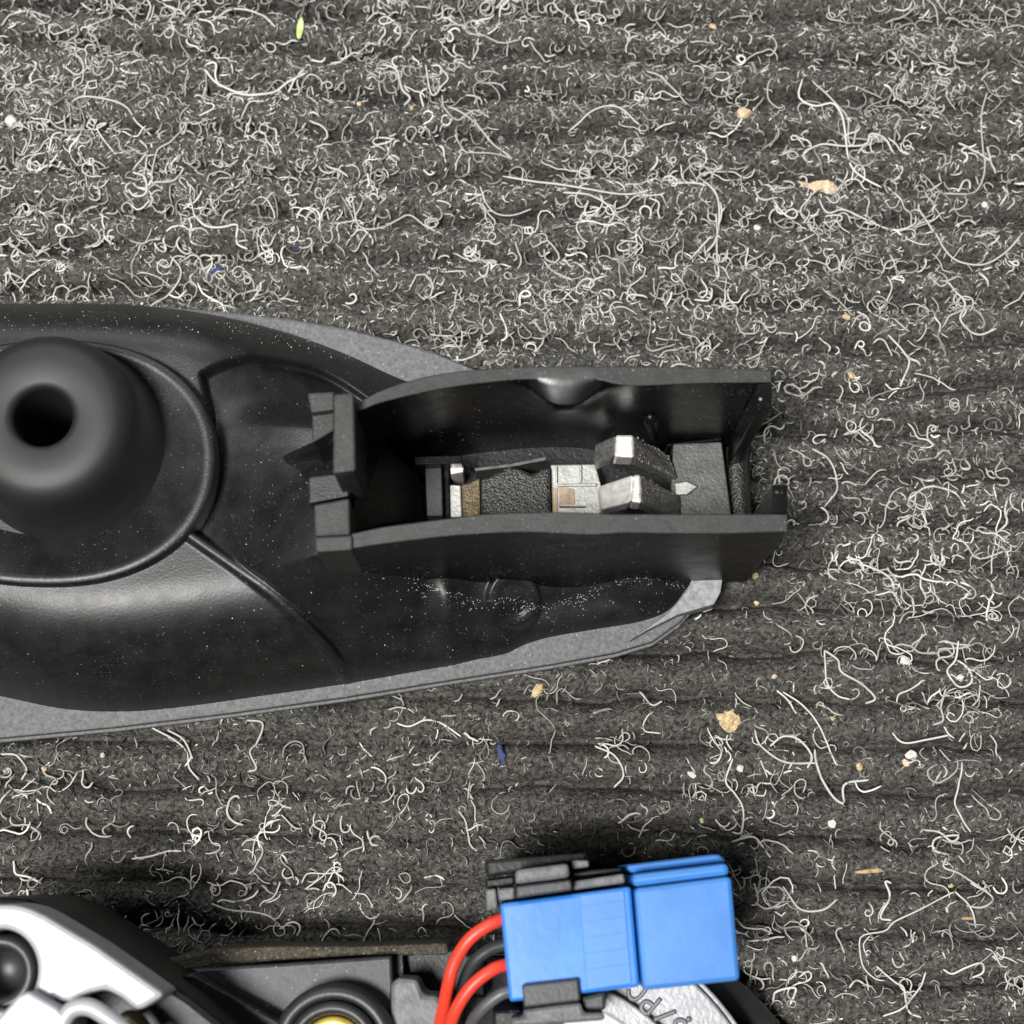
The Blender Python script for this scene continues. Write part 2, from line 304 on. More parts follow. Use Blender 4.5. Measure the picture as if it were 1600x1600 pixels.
# conspicuous long fibres, traced on the carpet
LONG = [
 [(785,272),(840,282),(910,294),(985,300),(1050,284),(1100,285),(1128,315),(1122,352),(1095,385),(1078,405)],
 [(1600,362),(1575,390),(1540,410),(1500,405),(1478,385),(1450,340),(1437,318),(1450,300),(1475,280)],
 [(1255,120),(1250,148),(1275,162),(1305,158),(1320,190),(1325,225),(1330,255),(1355,275),(1380,288)],
 [(1270,122),(1300,150),(1325,180),(1328,215),(1335,222),(1340,195)],
 [(1280,310),(1295,330),(1320,325),(1360,340),(1400,355),(1430,348),(1432,335)],
 [(1100,280),(1120,305),(1125,330),(1120,370),(1105,390)],[(1120,330),(1122,400),(1124,432)],
 [(1260,235),(1285,222),(1320,225),(1355,222),(1362,205),(1385,212),(1400,238)],
 [(1545,140),(1535,180),(1538,230),(1540,270),(1520,300),(1470,300)],
 [(1545,225),(1550,250),(1558,268)],[(1500,220),(1530,235),(1550,250)],
 [(320,108),(335,125),(365,140),(395,148),(425,142),(450,122),(480,108)],
 [(112,160),(125,152),(150,152),(195,165),(210,185),(232,205),(238,225),(215,248),(205,262)],
 [(145,200),(165,190),(150,195),(160,215),(185,245)],[(295,188),(280,190),(285,208),(290,188),(270,220),(245,235),(235,270),(240,290)],
 [(240,285),(270,280),(285,258)],[(300,330),(320,352),(345,355),(370,350),(368,375),(385,385)],
 [(265,398),(282,420),(275,440),(255,462),(232,478)],[(205,265),(225,275),(228,300),(210,305),(200,295)],
 [(665,100),(672,140),(680,145),(690,130),(700,120),(690,105)],[(690,145),(695,170),(715,185),(740,170),(765,180)],
 [(700,165),(720,175),(738,185),(745,190),(775,225),(800,245)],[(600,100),(620,110),(628,135),(640,148),(632,160)],
 [(710,205),(725,235),(740,238),(780,240),(800,245)],[(550,310),(560,350),(585,358),(620,340),(640,332),(665,350),(690,365)],
 [(750,290),(760,315),(775,330),(800,332),(830,322)],[(0,36),(20,20),(50,15),(78,25)],
 [(1010,110),(1040,125),(1075,160),(1070,190)],[(880,300),(930,305),(960,330),(940,360)],
 [(1225,1080),(1260,1105),(1290,1150),(1305,1190),(1310,1195)],[(1215,1078),(1235,1095),(1245,1115)],
 [(1275,1170),(1278,1200),(1300,1240),(1320,1255),(1322,1225),(1360,1218)],
 [(1180,1140),(1190,1165),(1225,1190),(1275,1192)],[(1145,1185),(1135,1220),(1150,1240),(1162,1265),(1160,1300),(1145,1300)],
 [(1145,1315),(1180,1308),(1205,1340)],[(1205,1165),(1225,1150),(1250,1155),(1270,1180),(1262,1200)],
 [(1290,1015),(1310,1030),(1315,1050),(1350,1070),(1370,1090),(1355,1098)],[(1290,1015),(1292,1060),(1310,1085),(1330,1092)],
 [(1500,1000),(1495,1030),(1480,1050),(1500,1072),(1520,1065),(1512,1040),(1500,1030)],[(1480,1075),(1472,1105),(1475,1125),(1460,1132)],
 [(1395,1145),(1415,1160),(1450,1155),(1485,1148)],[(1505,1190),(1500,1230),(1495,1255),(1505,1280),(1520,1300)],
 [(1445,1297),(1470,1300),(1490,1315),(1500,1305),(1465,1310),(1462,1328),(1485,1335)],
 [(1480,1340),(1475,1355),(1500,1365),(1540,1390),(1555,1405),(1535,1418),(1510,1415)],
 [(1495,1393),(1440,1420),(1400,1440),(1385,1455),(1350,1462),(1345,1480),(1350,1510),(1370,1530),(1385,1533)],
 [(1495,1393),(1515,1415),(1528,1450)],[(1180,1380),(1185,1410),(1175,1415)],[(1225,1385),(1250,1420),(1285,1422),(1310,1405)],
 [(1180,1410),(1200,1420),(1225,1405),(1222,1388),(1195,1388),(1180,1400)],[(1395,1380),(1385,1378),(1392,1400),(1380,1420),(1378,1435),(1395,1438)],
 [(1370,1510),(1400,1535),(1415,1545),(1420,1580),(1440,1590)],[(1380,1588),(1410,1575),(1440,1545),(1450,1520)],
 [(1475,1515),(1490,1522),(1510,1512),(1535,1505),(1540,1520),(1520,1530)],[(1208,1565),(1215,1550),(1245,1545),(1235,1570)],
 [(620,1130),(640,1135),(665,1125),(690,1130),(720,1150)],[(235,1136),(270,1155),(290,1175),(295,1200),(310,1218)],
 [(260,1140),(285,1155),(300,1185)],[(385,1125),(410,1130),(400,1160),(390,1175),(400,1200),(385,1205)],
 [(1085,880),(1060,890)],[(930,1165),(960,1180),(975,1210),(960,1230)],[(1000,1080),(1020,1100),(1035,1095)],
 [(0,1178),(25,1180),(38,1200),(30,1218)],[(330,1412),(360,1422),(395,1425),(420,1432),(435,1446)],
 [(205,1342),(235,1338),(262,1330),(282,1330)],[(470,1380),(480,1365),(510,1365),(535,1360),(520,1355),(500,1372),(475,1390)],
 [(20,1345),(22,1365),(40,1370),(60,1380)],[(890,200),(930,170),(965,165),(1000,190)],[(330,30),(360,10),(400,15),(430,40)],
 [(1390,520),(1420,560),(1410,600)],[(1480,440),(1510,470),(1500,500),(1530,520),(1560,510)],[(1270,700),(1300,720),(1310,760),(1290,790)],
 [(1420,780),(1450,760),(1490,765),(1510,790)],[(1350,880),(1390,900),(1400,930)],[(1500,840),(1530,870),(1570,860)],
]
for kx in (LONG,): pass
XS, YS = [], []
for c in LONG:
    p = resample(cat([mm([q], 0.6)[0] for q in c], 6), 34); XS.append(p[:, 0]); YS.append(p[:, 1])
g = np.random.default_rng(77); n = len(LONG); v = np.clip(g.normal(0.50, 0.06, n), 0.35, 0.65)
o = strand_mesh('long_fibres', np.array(XS), np.array(YS), np.full(n, 0.35), g.uniform(0.1, 0.5, n), np.clip(g.normal(0.165, 0.02, n), 0.12, 0.21), np.stack([v, v*0.975, v*0.91], -1), 6, M['fibre'], g)
o['label'] = 'long pale fibres looping over the carpet'

# ------------------------------------------------------------------ door handle housing
H = thing('door_handle_housing', 'black plastic car door handle housing lying face down on the carpet', 'handle housing', U(500, 800, 0))
OUT = [(-260,500),(-120,480),(0,476),(120,475),(240,479),(350,488),(450,499),(540,514),(620,534),(680,552),(740,577),(850,640),(1000,700),(1090,780),(1112,850),(1108,905),(1090,940),(1062,972),(1020,1002),(960,1020),(860,1038),(700,1063),(540,1089),(360,1114),(180,1136),(0,1153),(-150,1168),(-260,1180)]
prism('rim', OUT, 4.2, 1.6, M['flange'], H, bevel=0.3)
OUT2 = [(x_, y_+(7 if y_ > 900 else (-1 if y_ < 700 else 0))) for x_, y_ in OUT]
prism('lower_rim', OUT2, 1.9, 0.4, M['flange'], H, bevel=0.2)
prism('step_plate', [(985,1000),(1046,957),(1072,925),(1085,897),(1090,870),(1128,870),(1130,898),(1126,925),(1116,944),(1060,960),(1010,985)], 7.5, 3.0, M['stepgrey'], H, bevel=0.25)
# the domed shell as a sculpted surface
BASE = [(-260,505),(-120,482),(0,478),(120,477),(240,481),(350,496),(450,520),(540,552),(620,588),(690,612),(760,630),(900,650),(1040,760),(1078,850),(1083,897),(1070,925),(1044,955),(1000,972),(930,984),(860,996),(820,1008),(790,1022),(740,1032),(680,1044),(545,1068),(420,1086),(300,1103),(200,1112),(100,1108),(0,1088),(-150,1060),(-260,1040)]
base = mm(cat(BASE, 4, True), 4.3)
PANEL = cat([(318,590),(345,574),(390,556),(430,550),(480,552),(520,566),(560,590),(580,604)], 5)+[np.array(p) for p in [(700,600),(1250,560),(1250,1180),(575,1140)]]+cat([(556,1085),(545,1055),(520,1010),(480,965),(430,920),(380,885),(330,850),(292,822)], 5)+cat([(300,812),(322,780),(334,740),(336,700),(332,650),(322,610)], 5)
panel = mm(PANEL, 21)
BEAD = cat([(287,832),(330,862),(380,897),(430,934),(472,974),(505,1012),(528,1045),(545,1072)], 6); bead = mm(BEAD, 20)
LEDGE = [(556,877),(620,903),(680,925),(707,929),(757,940),(800,933),(845,942),(905,925),(985,900),(1030,897),(1080,897)]
ledge = mm(LEDGE, 8)
LO_MID = [(300,872),(548,848),(600,838),(700,825),(800,818),(975,818),(1231,818)]; UO_MID = [(300,615),(520,632),(600,616),(700,594),(850,582),(1206,588)]
x_in = mm([(540, 740)], 40)[0][0]
def shell_h(X, Y):
    P = np.stack([X.ravel(), Y.ravel()], -1)
    d = sdist(P, base); dp = sdist(P, panel); db = sdist(P, bead, False)
    px_ = P[:, 0]; py_ = P[:, 1]
    south = sst(8, -8, py_+3)                                # 1 in the south half
    A = 19.5-6.0*sst(-30, 2, px_+0.35*np.minimum(py_, 0)+4)*south-15.0*sst(-47, -14, px_)*(1-south)
    wid = np.where(south > 0.5, 17.0, 13.0); wid = 13+4*south
    t = np.clip(d/wid, 0, 1); h = 4.0+A*np.clip(1-(1-t)**2.5, 0, 1)**0.9
    inp = sst(-0.35, 0.35, dp)
    h -= 3.0*inp*sst(0.0, 5.0, d)
    h += 0.9*np.exp(-(db/0.75)**4)
    # bumps on the south ledge
    def bump(cx, cy, rx, ry, a, z=8, p=2):
        c = mm([(cx, cy)], z)[0]; q = ((px_-c[0])/rx)**2+((py_-c[1])/ry)**2; return a*np.exp(-q**p)
    h += bump(702, 962, 2.4, 5.5, 3.8, z=12, p=1)
    c = mm([(803, 936)], 12)[0]; rr = np.hypot(px_-c[0], (py_-c[1])); h += 1.8*sst(4.4, 3.4, rr)-0.5*sst(2.6, 2.0, rr)
    yS = np.interp(px_, *np.array(mm(LO_MID, 40)).T); yN = np.interp(px_, *np.array(mm(UO_MID, 40)).T)
    dS = np.maximum(yS-py_, 0); dN = np.maximum(py_-yN, 0); inside = (px_ > x_in) & (py_ < yN) & (py_ > yS)
    rise = 15.0*sst(x_in-24, x_in-1.0, px_)*(1-sst(x_in-2, x_in+16, px_))*np.exp(-(dS/4.5)**1.6)*np.exp(-(dN/4.0)**1.6)
    h = np.where(inside, np.minimum(h, 4.5), h+rise*inp)
    h += bump(1000, 918, 4.0, 2.2, 2.2)
    # shallow pocket drawn near the edge
    h -= 0.5*(bump(715, 1018, 4.5, 1.1, 1.0, 6))
    h = np.where(d <= 0, np.maximum(4.0+2.2*d, 2.4), h)
    return h.reshape(X.shape)
bx = np.array(base); hx = np.arange(bx[:, 0].min()-0.5, bx[:, 0].max()+0.5, 0.24); hy = np.arange(bx[:, 1].min()-0.5, bx[:, 1].max()+0.5, 0.24)
me = grid_mesh('shell', hx, hy, shell_h)
bm = bmesh.new(); bm.from_mesh(me)
bmesh.ops.delete(bm, geom=[v for v in bm.verts if v.co.z < 0.00241 or (v.co.xy-U(104, 688, 24).xy).length < 0.006], context='VERTS'); bm.to_mesh(me); bm.free()
link('shell', me, M['shell'], H)

# raised collar round the grommet
cc = U(88, 722, 25)
def ellipse_collar():
    V = []; F = []; n = 96
    prof = [(1.0, 21.0), (1.0, 25.6), (0.985, 26.0), (0.93, 26.0), (0.915, 25.8), (0.60, 23.9), (0.52, 22.0)]
    rx, ry = 22.9, 17.9
    for f, z in prof:
        for j in range(n):
            a = 2*math.pi*j/n; ca, sa = math.cos(a), math.sin(a)
            x_ = rx*f*math.copysign(abs(ca)**0.92, ca)*(1.25 if ca < 0 else 1); y_ = ry*f*math.copysign(abs(sa)**0.92, sa)
            V.append((cc.x+x_/1000, cc.y+y_/1000, z/1000))
    k = len(prof)
    for i in range(k-1):
        for j in range(n): F.append([i*n+j, i*n+(j+1) % n, (i+1)*n+(j+1) % n, (i+1)*n+j])
    o = link('collar', from_pf('collar', V, F), M['shell'], H, smooth=True); return o
ellipse_collar()
bc = U(104, 688, 24)
M['bore'] = mat('bore_shade_black', (0.002, 0.002, 0.002), 0.9, spec=0.05)  # black plug: shade of the deep hole put into its colour
lathe('bore_shade_plug', bc, [(4.2, 27), (4.2, 12), (0.01, 11.5)], M['bore'], H, n=40)
lathe('grommet', bc, [(15.2, 21.5), (14.6, 23.6), (13.8, 25.4), (13.1, 28), (12.6, 33), (12.1, 35.4), (11.2, 37.0), (9.6, 37.9), (7.5, 38.1), (5.2, 38.0), (4.5, 37.8), (4.1, 37.3), (4.0, 36.6), (4.0, 20.0), (4.0, 8.0)], M['boss'], H, n=72)

# ------------------------------------------------------------------ the bracket
ZT = 46.0
def wall(name, outer, inner, nout, ninn, parent):
    """nout/ninn: list of (dx,dy,z,xfun) rows going down the outer / inner face, traced in pixels"""
    n = 120; o_ = resample(cat(outer, 6), n); i_ = resample(cat(inner, 6), n)
    rows = [[U(p[0], p[1], ZT) for p in o_], [U(p[0], p[1], ZT) for p in i_]]
    for fn in ninn: rows.append([U(*fn(p)) for p in i_])
    for fn in reversed(nout): rows.append([U(*fn(p)) for p in o_])
    ob = loft(name, rows, M['wall'], parent, bevel=0.18); me_ = ob.data
    me_.materials.append(M['post']); me_.materials.append(M['gloss'])
    me_.polygons.foreach_set('use_smooth', [True]*len(me_.polygons)); me_.set_sharp_from_angle(angle=math.radians(38))
    for f_ in me_.polygons:
        if f_.index < n-1: f_.material_index = 1  # wall tops paler: overhead light put into the colour
        elif len(ninn) > 4 and f_.index < 4*(n-1) and abs(o_[f_.index % (n-1)][0]-872) < 62: f_.material_index = 2  # glossy patch added on the bulge for its highlight
    return ob
def down(p, z):           # the pixel of the point straight below p (seen at ZT) at height z
    a = U(p[0], p[1], ZT); v = Vector((a.x, a.y, z/1000))-CAM; dd = v.dot(FW)
    return (800+F_PX*v.dot(RX)/dd, 800-F_PX*v.dot(UP)/dd)
def straight(z, dx=0, dy=0): return lambda p: (lambda q: (q[0]+dx, q[1]+dy, z))(down(p, z))
def glint_bulge(z, a):          # bulge added on the inner face to catch a highlight round x = 870
    def f(p):
        q = down(p, z); b_ = math.exp(-abs((p[0]-884)/52)**2.6); return (q[0], q[1]+a*b_, z)
    return f
UO = [(548,634),(600,608),(650,592),(700,582),(760,576),(850,572),(950,572),(1050,573),(1130,575),(1206,578)]
UI = [(555,646),(600,628),(700,606),(800,594),(870,590),(930,592),(962,600),(1000,603),(1100,599),(1206,598)]
wall('side_wall', UO, UI, [straight(20), straight(5)], [glint_bulge(45.6, 13), glint_bulge(45.2, 27), glint_bulge(44.7, 40), glint_bulge(43, 43), glint_bulge(37, 26), glint_bulge(28, 6), straight(22), straight(5)], H)
LO = [(548,858),(600,850),(700,838),(800,832),(860,833),(920,836),(975,833),(1050,834),(1130,834),(1231,831)]
LI = [(548,834),(600,823),(700,810),(760,803),(850,800),(920,801),(960,803),(1050,803),(1130,803),(1231,803)]
def flare(z, f):
    def g_(p):
        q = down(p, z); k = max(0.0, 1-abs((p[0]-740)/330))
        return (q[0], q[1]+f*min(1, k*1.7), z)
    return g_
wall('side_wall', LO, LI, [flare(30, 3), flare(16, 10), flare(5, 22)], [straight(25), straight(5)], H)
# far end: two lips and a low cross wall
prism('end_lip', [(1183,600),(1206,599),(1206,638),(1184,641)], ZT, 5, M['wall'], H, bevel=0.2)
prism('end_lip', [(1207,756),(1231,756),(1231,802),(1207,802)], ZT, 9, M['wall'], H, bevel=0.2)
prism('cross_wall', [(1150,690),(1172,690),(1176,815),(1152,815)], 12, 2, M['black'], H, bevel=1.0)
tube('pivot_barrel', [U(1150, 700, 12), U(1152, 760, 12), U(1156, 812, 12)], 1.7, M['grit'], H, sides=20)
# bracket floor and its inner ramp
prism('bracket_floor', [(560,640),(1140,615),(1150,800),(560,820)], 6.2, 3.5, M['black'], H, bevel=0.1)
prism('inner_ramp', [(553,655),(600,690),(655,742),(662,808),(553,832)], 20, 5, M['black'], H, bevel=0.3, ztops=[34,26,13,12,34])
# near end posts
prism('end_post', [(480,614),(522,612),(522,640),(486,645)], 41, 16, M['post'], H, bevel=0.25)
prism('end_post', [(487,646),(523,641),(522,672),(488,692)], 39, 16, M['post'], H, bevel=0.25)
prism('end_blade', [(521,616),(553,613),(556,735),(520,740)], 50, 20, M['post'], H, bevel=0.3)
prism('gusset', [(426,722),(440,712),(487,690),(521,668),(521,690),(470,712),(436,735)], 34, 16, M['shell'], H, bevel=0.3, ztops=[22,24,31,36,36,29,22])
prism('gusset', [(434,738),(470,735),(520,733),(520,742),(470,744),(436,745)], 33, 16, M['shell'], H, bevel=0.2, ztops=[21,26,36,36,26,21])
prism('end_post', [(481,745),(546,737),(546,775),(482,787)], 38, 16, M['shell'], H, bevel=0.3)
prism('end_post', [(490,789),(546,778),(548,836),(492,838)], 42, 16, M['post'], H, bevel=0.3)
prism('end_post', [(491,839),(551,836),(551,859),(493,863)], ZT+0.6, 16, M['post'], H, bevel=0.3)
# things inside: catch, spring pad, plates, fork
prism('guide_ledge', [(647,713),(722,711),(723,724),(648,726)], 18, 6, M['wall'], H, bevel=0.15)
prism('guide_bar', [(664,728),(690,728),(692,806),(667,806)], 15, 6, M['post'], H, bevel=0.2)
prism('guide_bar', [(691,728),(702,728),(704,806),(693,806)], 13, 6, M['wall'], H, bevel=0.2)
prism('guide_pin', [(703,727),(725,724),(724,738),(704,741)], 15, 6, M['steel'], H, bevel=0.2)
prism('zinc_plate', [(703,757),(720,758),(722,808),(704,808)], 13, 6, M['zinc'], H, bevel=0.2)
prism('rusty_plate', [(721,757),(733,754),(750,746),(751,808),(723,808)], 13.5, 6, M['brown'], H, bevel=0.2)
prism('trim_strip', [(742,731),(800,724),(853,713),(853,719),(800,729),(743,736)], 15, 6, M['greyplate'], H, bevel=0.1)
prism('grease_pad', [(751,748),(775,738),(795,727),(812,731),(831,740),(845,733),(859,727),(861,808),(752,808)], 15, 6, M['grit'], H, bevel=0.5)
zp = prism('catch_plate', [(860,726),(930,725),(940,760),(940,808),(862,808)], 13, 6, M['zinc'], H, bevel=0.2)
prism('tan_patch', [(874,763),(896,763),(898,788),(874,788)], 13.25, 12.8, M['tan'], zp, bevel=0.05)
prism('tan_patch', [(862,762),(871,762),(872,806),(863,806)], 13.2, 12.8, M['tan'], zp, bevel=0.05)
prism('raised_rib', [(871,756),(932,755),(932,759),(871,760)], 13.8, 12.8, M['zinc'], zp, bevel=0.1)
prism('raised_rib', [(874,790),(915,791),(915,793),(874,793)], 13.5, 12.8, M['brown'], zp, bevel=0.05)
prism('raised_rib', [(905,727),(909,727),(909,754),(905,754)], 13.6, 12.8, M['zinc'], zp, bevel=0.1)
prism('raised_rib', [(868,728),(871,728),(871,754),(868,754)], 13.6, 12.8, M['zinc'], zp, bevel=0.1)
def prong(name, st, mats, parent, th=5):
    k = len(st)
    for s in range(k-1):
        (n0, s0, z0), (n1, s1, z1) = st[s], st[s+1]
        top = [U(*n0, z0), U(*n1, z1), U(*s1, z1), U(*s0, z0)]; bot = [Vector((v.x, v.y, v.z-th/1000)) for v in top]
        F = [[0, 1, 2, 3], [7, 6, 5, 4]]+[[i, (i+1) % 4, 4+(i+1) % 4, 4+i] for i in range(4)]
        link(name[s], from_pf(name[s], top+bot, F), mats[s], parent, bevel=0.35)
fk = prism('fork_base', [(1052,693),(1128,690),(1143,806),(1046,806)], 16, 6, M['greyplate'], H, bevel=0.25)
prong(['fork_prong', 'prong_tip', 'prong_arm'], [((930,694),(932,724),24), ((962,679),(960,713),28.5), ((990,679),(991,715),28.5), ((1046,712),(1058,748),17)], [M['fork'], M['steel'], M['fork']], fk)
prong(['fork_prong', 'prong_tip', 'prong_arm'], [((936,759),(940,796),25), ((990,741),(986,784),28.5), ((1001,741),(1003,786),28.5), ((1062,775),(1062,812),17)], [M['steel'], M['steel'], M['fork']], fk)
prism('pale_chip', [(1055,755),(1074,752),(1090,760),(1074,772),(1056,773)], 17.4, 16, M['zinc'], fk, bevel=0.15)
tube('guide_rod', [U(1016, 650, 30), U(1020, 668, 20), U(1024, 690, 8)], 1.1, M['wall'], H)
prism('back_strip', [(1042,693),(1128,683),(1128,688),(1044,697)], 15, 6, M['wall'], H, bevel=0.15)

# ------------------------------------------------------------------ latch assembly along the lower edge
A = thing('latch_motor_unit', 'silver and black door latch motor unit lying below the handle housing', 'latch unit', U(500, 1620, 0))
prism('base_housing', [(-220,1500),(60,1480),(240,1520),(300,1500),(650,1490),(780,1500),(1100,1560),(1180,1640),(1180,1760),(-220,1760)], 9, 0.3, M['black'], A, bevel=0.8)
prism('foam_strip', [(240,1502),(330,1483),(430,1478),(560,1478),(700,1473),(702,1492),(560,1494),(430,1502),(340,1512),(290,1520)], 18, 1, M['foam'], A, bevel=0.6)
prism('mount_plate', [(296,1514),(440,1506),(612,1494),(614,1530),(612,1650),(520,1650),(400,1590)], 21, 8, M['slate'], A, bevel=0.4)
prism('dark_bracket', [(282,1524),(300,1520),(460,1608),(520,1660),(440,1660)], 26, 8, M['black'], A, bevel=0.4)
prism('plate_gap', [(608,1494),(630,1490),(632,1530),(612,1534)], 17, 8, M['black'], A, bevel=0.2)
prism('end_block', [(610,1536),(624,1528),(652,1530),(662,1555),(684,1556),(692,1570),(694,1660),(612,1660)], 24, 8, M['clipgrey'], A, bevel=0.6)
rg = U(520, 1640, 27)
lathe('grommet_ring', rg, [(8.4, 20), (8.4, 25.5), (7.9, 26.6), (6.9, 26.9), (6.4, 26.2), (6.2, 25.0)], M['ring'], A)
lathe('grommet_ring', rg, [(6.2, 20), (6.2, 27.0), (5.9, 27.8), (5.2, 28.0), (4.6, 27.4), (4.4, 26.0), (4.2, 22.0)], M['ring'], A)
lathe('brass_bush', rg, [(4.3, 20), (4.3, 26.6), (4.0, 26.9), (2.6, 26.9), (2.4, 26.4), (2.3, 20)], M['brass'], A)
prism('side_rail', [(628,1490),(700,1478),(760,1500),(760,1560),(690,1552),(640,1532)], 14, 8, M['black'], A, bevel=0.5)
# white cast lever
LEV = cat([(-90,1440),(-40,1418),(10,1413),(42,1418),(70,1430)], 4)+[np.array(p) for p in [(150,1478),(258,1554),(246,1562),(225,1575),(214,1580),(190,1560),(165,1546),(140,1552),(110,1566),(96,1566),(84,1560),(70,1572),(30,1602),(-90,1612),(-90,1516)]]+[np.array((2-56*math.cos(t), 1516-64*math.sin(t))) for t in np.linspace(-0.01, -2*math.pi+0.01, 40)]+[np.array((-90,1515.5))]
prism('cast_lever', LEV, 46, 36, M['cast'], A, bevel=0.7)
prism('lever_underside', [(-110,1440),(-20,1402),(40,1404),(100,1428),(180,1480),(300,1560),(400,1640),(380,1700),(-110,1700)], 37, 8, M['black'], A, bevel=1.0)
lathe('lever_bush', U(2, 1520, 41), [(4.7, 36), (4.7, 42.0), (4.2, 42.6), (3.3, 42.4), (2.9, 41.2), (2.8, 37.2), (0.01, 37.2)], M['ring'], A)
prism('cast_arm', [(28,1556),(44,1548),(90,1575),(104,1590),(96,1650),(0,1650),(-30,1620)], 49, 36, M['cast'], A, bevel=0.5)
tube('cast_hook', [U(96, 1640, 48), U(98, 1600, 48), U(112, 1578, 48), U(135, 1573, 48), U(158, 1583, 48), U(196, 1612, 48), U(230, 1650, 48)], 1.1, M['cast'], A)
tube('dark_hook', [U(190, 1600, 42), U(200, 1590, 42), U(216, 1594, 42), U(235, 1620, 42)], 0.9, M['brown'], A)
# silver cast disc with raised lettering
DC, ZD = U(826, 1837, 20), 20.0
def ringpart(name, r0, r1, a0, a1, zt, zb, m, parent, bev=0.3, n=40):
    rows = [[], [], [], []]
    for i in range(n+1):
        a = math.radians(a0+(a1-a0)*i/n)
        for k, (r_, z_) in enumerate([(r0, zt), (r1, zt), (r1, zb), (r0, zb)]):
            rows[k].append(Vector((DC.x+r_*math.cos(a)/1000, DC.y+r_*math.sin(a)/1000, z_/1000)))
    return loft(name, rows, m, parent, bevel=bev)
sc = 260.0/2800/1.0; r_of = lambda px_: px_*0.0925
disc = ringpart('cast_disc', r_of(292), r_of(368), -40, 78, ZD, 8, M['castdisc'], A, 0.4)
ringpart('disc_rim', r_of(368)+0.05, r_of(377), -40, 78, ZD-1.0, 8, M['castdisc'], A, 0.3)
ringpart('disc_step', r_of(255), r_of(286), -40, 76, ZD-2.0, 8, M['castdisc'], A, 0.3)
ringpart('disc_groove', r_of(284), r_of(294), -40, 76, ZD-4, 8, M['clip'], A, 0.1)
ringpart('disc_hub', r_of(120), r_of(255), -40, 76, ZD-4.5, 8, M['cast'], A, 0.3)
def glyph(pts): tube('letter', [U(x_, y_, ZD+0.12) for x_, y_ in pts], 0.32, M['letter'], disc, sides=8, n=6)
glyph([(982,1545.5),(982,1553),(986,1560),(993,1561.5),(1000,1557),(1006,1550),(1010,1542),(1011,1536)])
glyph([(1032,1560.5),(1022,1572.5),(1011,1585.5)])
glyph([(1011,1585.5),(1003,1578),(1002.5,1571),(1008,1565),(1015,1566.5),(1022,1572.5)])
glyph([(1022,1593.5),(1038,1587),(1056,1580)])
glyph([(1054,1602),(1056,1596),(1062,1593.5),(1068,1595),(1072,1601)])
lathe('letter', U(1076, 1592.5, ZD), [(0.42, ZD-0.1), (0.42, ZD+0.25), (0.01, ZD+0.3)], M['letter'], disc, n=12)
prism('foam_pad', [(1060,1540),(1085,1545),(1120,1570),(1146,1600),(1160,1650),(1100,1650),(1080,1600)], 15, 1, M['foam'], A, bevel=0.6)
tube('black_cable', [U(1085, 1528, 6), U(1130, 1550, 6), U(1170, 1585, 5), U(1205, 1630, 4), U(1230, 1690, 3.5)], 2.6, M['ring'], A, sides=16)

# ------------------------------------------------------------------ blue connector and its wires
K = thing('wire_connector', 'bright blue two-part plastic wire connector with black clips and red wires', 'connector', U(960, 1470, 9))
ZC = 37.0
b1 = prism('plug_body', [(781,1412),(986,1385),(1000,1542),(796,1566)], ZC, 10, M['blue'], K, bevel=0.45)
prism('plug_face', [(905,1399),(975,1391),(987,1537),(917,1547)], ZC+0.18, ZC-0.5, M['blue2'], b1, bevel=0.1)
for k_ in range(5):
    t0 = 0.10+0.17*k_; x0_, y0_ = 908+12*t0, 1400+146*t0; prism('mould_line', [(x0_,y0_),(x0_+64,y0_-8),(x0_+64.2,y0_-6.6),(x0_+0.2,y0_+1.4)], ZC+0.21, ZC, M['blue2'], b1, bevel=0.02)
prism('mould_line', [(784,1417),(980,1391.5),(980.2,1393),(784.2,1418.5)], ZC+0.1, ZC-0.5, M['blue'], b1, bevel=0.03)
b2 = prism('socket_body', [(991,1388),(1143,1369),(1157,1532),(1005,1548)], ZC+1.6, 10, M['blue2'], K, bevel=0.6)
prism('socket_ledge', [(986,1366),(1138,1348),(1141,1368),(990,1387)], ZC+0.2, 10, M['blue2'], b2, bevel=0.7)
prism('socket_ledge', [(977,1352),(1124,1334),(1137,1347),(985,1365)], ZC-4, 10, M['blue2'], b2, bevel=0.7)
prism('clip', [(806,1384),(892,1374),(895,1391),(807,1404)], ZC+1.2, 12, M['clip'], K, bevel=0.3)
prism('clip', [(805,1359),(888,1349),(891,1371),(805,1382)], ZC+2.4, 12, M['clipgrey'], K, bevel=0.5)
prism('clip_frame', [(757,1344),(915,1332),(921,1346),(893,1349),(760,1372)], ZC-5, 12, M['black'], K, bevel=0.5)
prism('clip_frame', [(893,1344),(920,1344),(921,1355),(895,1358)], ZC-2, 12, M['clipgrey'], K, bevel=0.3)
prism('clip_frame', [(896,1362),(970,1356),(974,1362),(896,1372)], ZC-5, 12, M['black'], K, bevel=0.3)
prism('clip_frame', [(896,1377),(975,1365),(977,1380),(897,1391)], ZC-2, 12, M['clipgrey'], K, bevel=0.3)
prism('clip_frame', [(758,1390),(775,1388),(778,1420),(760,1424)], ZC-4, 12, M['clipgrey'], K, bevel=0.3)
prism('clip_frame', [(777,1389),(804,1386),(804,1405),(779,1408)], ZC-2, 12, M['clipgrey'], K, bevel=0.3)
prism('clip_frame', [(758,1374),(804,1368),(804,1384),(760,1388)], ZC-6, 12, M['black'], K, bevel=0.3)
prism('clip', [(815,1539),(904,1529),(907,1564),(819,1575)], ZC+1.4, 12, M['clip'], K, bevel=0.3)
prism('clip', [(818,1577),(908,1566),(912,1582),(944,1582),(946,1594),(800,1606),(798,1590),(818,1588)], ZC-3, 12, M['clipgrey'], K, bevel=0.5)
